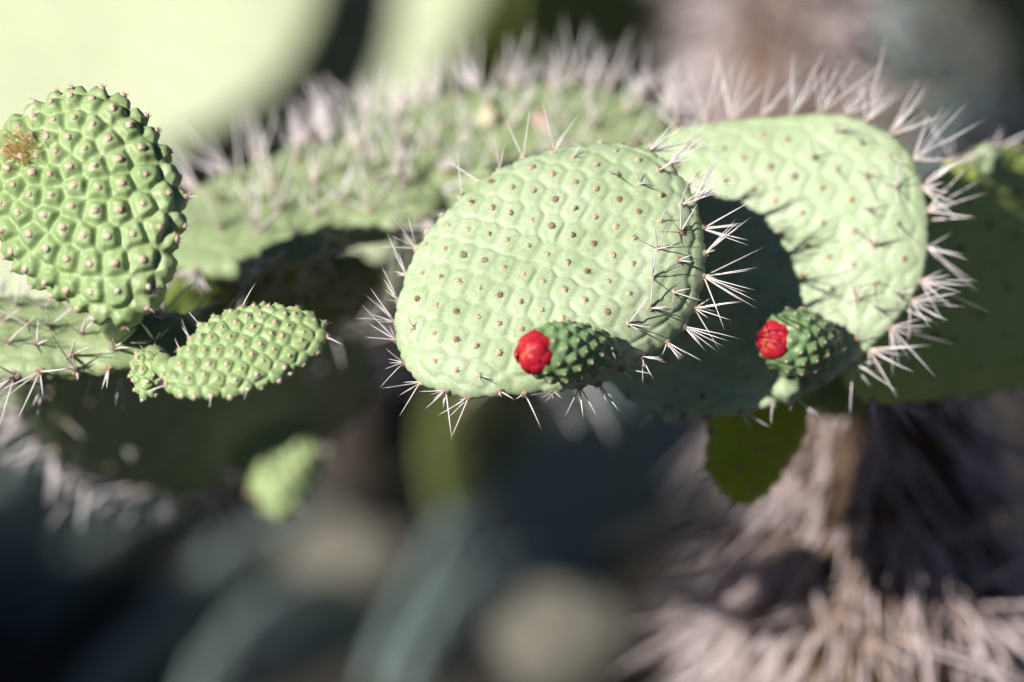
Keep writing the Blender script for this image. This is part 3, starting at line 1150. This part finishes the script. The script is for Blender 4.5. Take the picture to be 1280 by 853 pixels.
back_plant('prickly_pear_cactus', 'blurred cactus with huge sunlit yellow green pad behind the young knobbly pad',
           [((150, 40), 300, 190, 38, 4.55, (-0.25, 0.35, 0.9)), ((20, 330), 180, 130, 70, 4.5, (-0.2, 0.3, 0.93))], M_BACK, stem_to=(-0.62, 4.5))
done()
back_plant('prickly_pear_cactus', 'blurred cactus with a mid green sloping pad between two pale ones',
           [((372, 50), 110, 48, 62, 4.75, (0.5, 0.1, 0.86)), ((320, 220), 110, 60, 80, 4.75, (0.5, 0.1, 0.86))], M_BACK)
done()
back_plant('prickly_pear_cactus', 'blurred cactus with upright pale yellow pad above the spiny flat pads',
           [((520, 20), 170, 75, 68, 4.6, (-0.35, 0.3, 0.88)), ((440, 270), 130, 80, 80, 4.6, (-0.2, 0.2, 0.95))], M_BACK)
done()

# pads in shade low behind
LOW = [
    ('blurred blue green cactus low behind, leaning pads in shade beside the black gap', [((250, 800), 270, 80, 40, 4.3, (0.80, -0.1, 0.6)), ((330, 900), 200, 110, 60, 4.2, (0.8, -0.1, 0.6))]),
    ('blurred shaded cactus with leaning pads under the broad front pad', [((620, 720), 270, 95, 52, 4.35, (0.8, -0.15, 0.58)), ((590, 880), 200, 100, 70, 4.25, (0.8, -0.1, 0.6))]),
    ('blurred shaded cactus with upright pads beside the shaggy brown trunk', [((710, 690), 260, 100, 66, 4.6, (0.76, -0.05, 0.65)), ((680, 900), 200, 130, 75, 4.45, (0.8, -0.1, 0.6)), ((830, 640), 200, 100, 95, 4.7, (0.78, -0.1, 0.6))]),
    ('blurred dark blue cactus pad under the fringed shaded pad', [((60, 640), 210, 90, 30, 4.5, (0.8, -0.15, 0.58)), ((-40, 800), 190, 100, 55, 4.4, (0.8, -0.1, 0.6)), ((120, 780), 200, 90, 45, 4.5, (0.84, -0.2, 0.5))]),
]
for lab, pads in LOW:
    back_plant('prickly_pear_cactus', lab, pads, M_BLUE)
    done()
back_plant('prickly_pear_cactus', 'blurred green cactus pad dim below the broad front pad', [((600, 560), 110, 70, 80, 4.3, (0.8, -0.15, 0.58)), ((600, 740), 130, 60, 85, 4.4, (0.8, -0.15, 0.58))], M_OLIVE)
done()
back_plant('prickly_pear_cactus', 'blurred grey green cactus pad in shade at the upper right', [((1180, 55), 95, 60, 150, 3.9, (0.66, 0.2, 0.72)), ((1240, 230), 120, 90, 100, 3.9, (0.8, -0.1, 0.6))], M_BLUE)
done()
back_plant('prickly_pear_cactus', 'added dark green blurred cactus, turned from the sun to darken the gap beside the upright pale yellow pad',
           [((740, 30), 170, 120, 80, 4.7, (0.84, -0.2, 0.5)), ((640, 90), 130, 80, 100, 4.8, (0.84, -0.2, 0.5)), ((760, 270), 170, 120, 85, 4.7, (0.84, -0.2, 0.5))], M_OLIVE)  # added cactus, pads turned from the sun so this gap stays black
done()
back_plant('prickly_pear_cactus', 'added dark blurred cactus behind the pinkish shaggy trunk, turned from the sun to keep its surroundings dark',
           [((1110, 60), 150, 120, 60, 4.4, (0.84, -0.2, 0.5)), ((1260, 90), 150, 100, 100, 4.5, (0.84, -0.2, 0.5)), ((1180, 290), 170, 140, 85, 4.4, (0.84, -0.2, 0.5))], M_OLIVE)  # another added cactus, its unlit faces supply the deep shade here
done()


def spiny_trunk(label, path, rads, count, lens, r, zmin=0.1, group=None):
    foot = Vector((path[-1].x, path[-1].y, 0))
    root = empty('cactus_trunk', foot, label, 'cactus', group)
    t = tube(root, 'trunk', path + [foot - Vector((0, 0, 0.05))], rads, M_BARK, seg=28, sub=8, lump=0.16)
    shag(t, count, lens, r, M_OLDSPINE, 'trunk_spine', droop=0.6, zmin=zmin)
    done()


p_ = at(900, 130, 3.35)
spiny_trunk('blurred shaggy trunk with pinkish grey spines behind the pads', [at(985, -60, 3.3), at(975, 40, 3.25), at(990, 150, 3.2), at(1000, 260, 3.2), at(1010, 420, 3.2)],
            [0.03, 0.035, 0.04, 0.045, 0.06, 0.08], 1100, (0.04, 0.11), 0.0015, zmin=0.3)



def stone(label, px, py, d, r):
    V, F = [], []
    nu, nv = 22, 12
    ph0 = random.uniform(0, 6)
    for j in range(nv + 1):
        ph = math.pi * j / nv
        for i in range(nu):
            a = 2 * math.pi * i / nu
            q = 1 + 0.13 * math.sin(2 * a + ph0 + ph * 2) + 0.07 * math.sin(5 * a - 3 * ph + ph0)
            V.append((math.sin(ph) * math.cos(a) * q * r, math.sin(ph) * math.sin(a) * q * r * 0.85, -math.cos(ph) * q * r * 0.8))
    for j in range(nv):
        for i in range(nu):
            i2 = (i + 1) % nu
            F.append((j * nu + i, j * nu + i2, (j + 1) * nu + i2, (j + 1) * nu + i))
    o = mesh_obj('stone', V, F, M_STONE)
    # slide along the sight line until it rests on the soil
    d = (r * 0.6 - CAM.z) / ray(px, py).z
    o.location = at(px, py, d)
    o['label'] = label
    o['category'] = 'stone'


# ------------------------------------------------------------------ row of cacti added out of frame at left to shade the background
def shade_plant(x, y, h, label):
    root = empty('prickly_pear_cactus', Vector((x, y, 0)), label, 'cactus', 'added shade cacti beside the view')
    rr_ = random.Random(int(x * 100) + int(y * 37))
    z = 0.0
    lv = 0
    tube(root, 'stem', [Vector((x, y, 0.3)), Vector((x, y, 0.15)), Vector((x, y, -0.05))], [0.06, 0.07, 0.09], M_BARK, seg=18, sub=5)
    # each pad grows from the rim of the one below it
    R2_ = 0.23
    spots = []

    def grow(base, lean, turn, level):
        up_ = Vector((0.25 * math.sin(turn), math.sin(lean), math.cos(lean))).normalized()
        c_ = base + up_ * R2_ * 0.92
        spots.append((c_, up_, turn))
        if c_.z + R2_ > h or level > 5:
            return
        for th in ((-0.75, 0.45) if level < 2 or rr_.random() < 0.5 else (rr_.uniform(-0.6, 0.6),)):
            l2 = lean + th + rr_.uniform(-0.2, 0.2)
            side = Vector((0, math.cos(lean), -math.sin(lean)))
            b_ = c_ + up_ * (R2_ * 0.92 * math.cos(th)) + side * (0.19 * 0.9 * math.sin(th))
            grow(b_, max(-0.7, min(0.7, l2)), turn + rr_.uniform(-0.6, 0.6), level + 1)
    grow(Vector((x, y, 0.22)), 0.0, rr_.uniform(-0.3, 0.6), 0)
    for (c_, up_, turn) in spots:
        V, F = [], []
        na, nr_ = 40, 10
        R1, R2, T_ = 0.19, 0.23, 0.02
        rows = [math.sin(p) for p in np.linspace(0.12, math.pi - 0.12, 2 * nr_ + 1)]
        for i, q in enumerate(rows):
            side = 1 if i <= nr_ else -1
            for kq in range(na):
                a = 2 * math.pi * kq / na
                yy, zz = q * R1 * math.cos(a) * (1 + 0.18 * math.sin(a)), q * R2 * math.sin(a)
                V.append((side * T_ * math.sqrt(max(0, 1 - q ** 4)), yy, zz))
        for i in range(len(rows) - 1):
            for kq in range(na):
                k2 = (kq + 1) % na
                F.append((i * na + kq, (i + 1) * na + kq, (i + 1) * na + k2, i * na + k2))
        F.append(tuple(range(na)))
        F.append(tuple((len(rows) - 1) * na + kq for kq in reversed(range(na))))
        o = mesh_obj('pad', V, F, M_OLIVE, root)
        nx = Matrix.Rotation(turn, 3, 'Z') @ Vector((1, 0, 0))
        nx = (nx - up_ * nx.dot(up_)).normalized()
        o.matrix_basis = Matrix.Translation(c_ - root.location) @ Matrix((nx, up_.cross(nx), up_)).transposed().to_4x4()


for (x, y, h) in [(-1.55, 2.2, 0.95), (-1.6, 2.75, 0.95), (-1.65, 3.3, 0.95), (-1.65, 4.75, 1.1), (-1.75, 5.4, 1.2)]:
    shade_plant(x, y, h, 'tall dark green cactus added out of view to shade the low background')
stone('pale blurred stone below the shaded spiny pad', 440, 705, 4.02, 0.066)
stone('larger pale blurred stone beside the shaggy brown trunk', 705, 805, 4.0, 0.072)
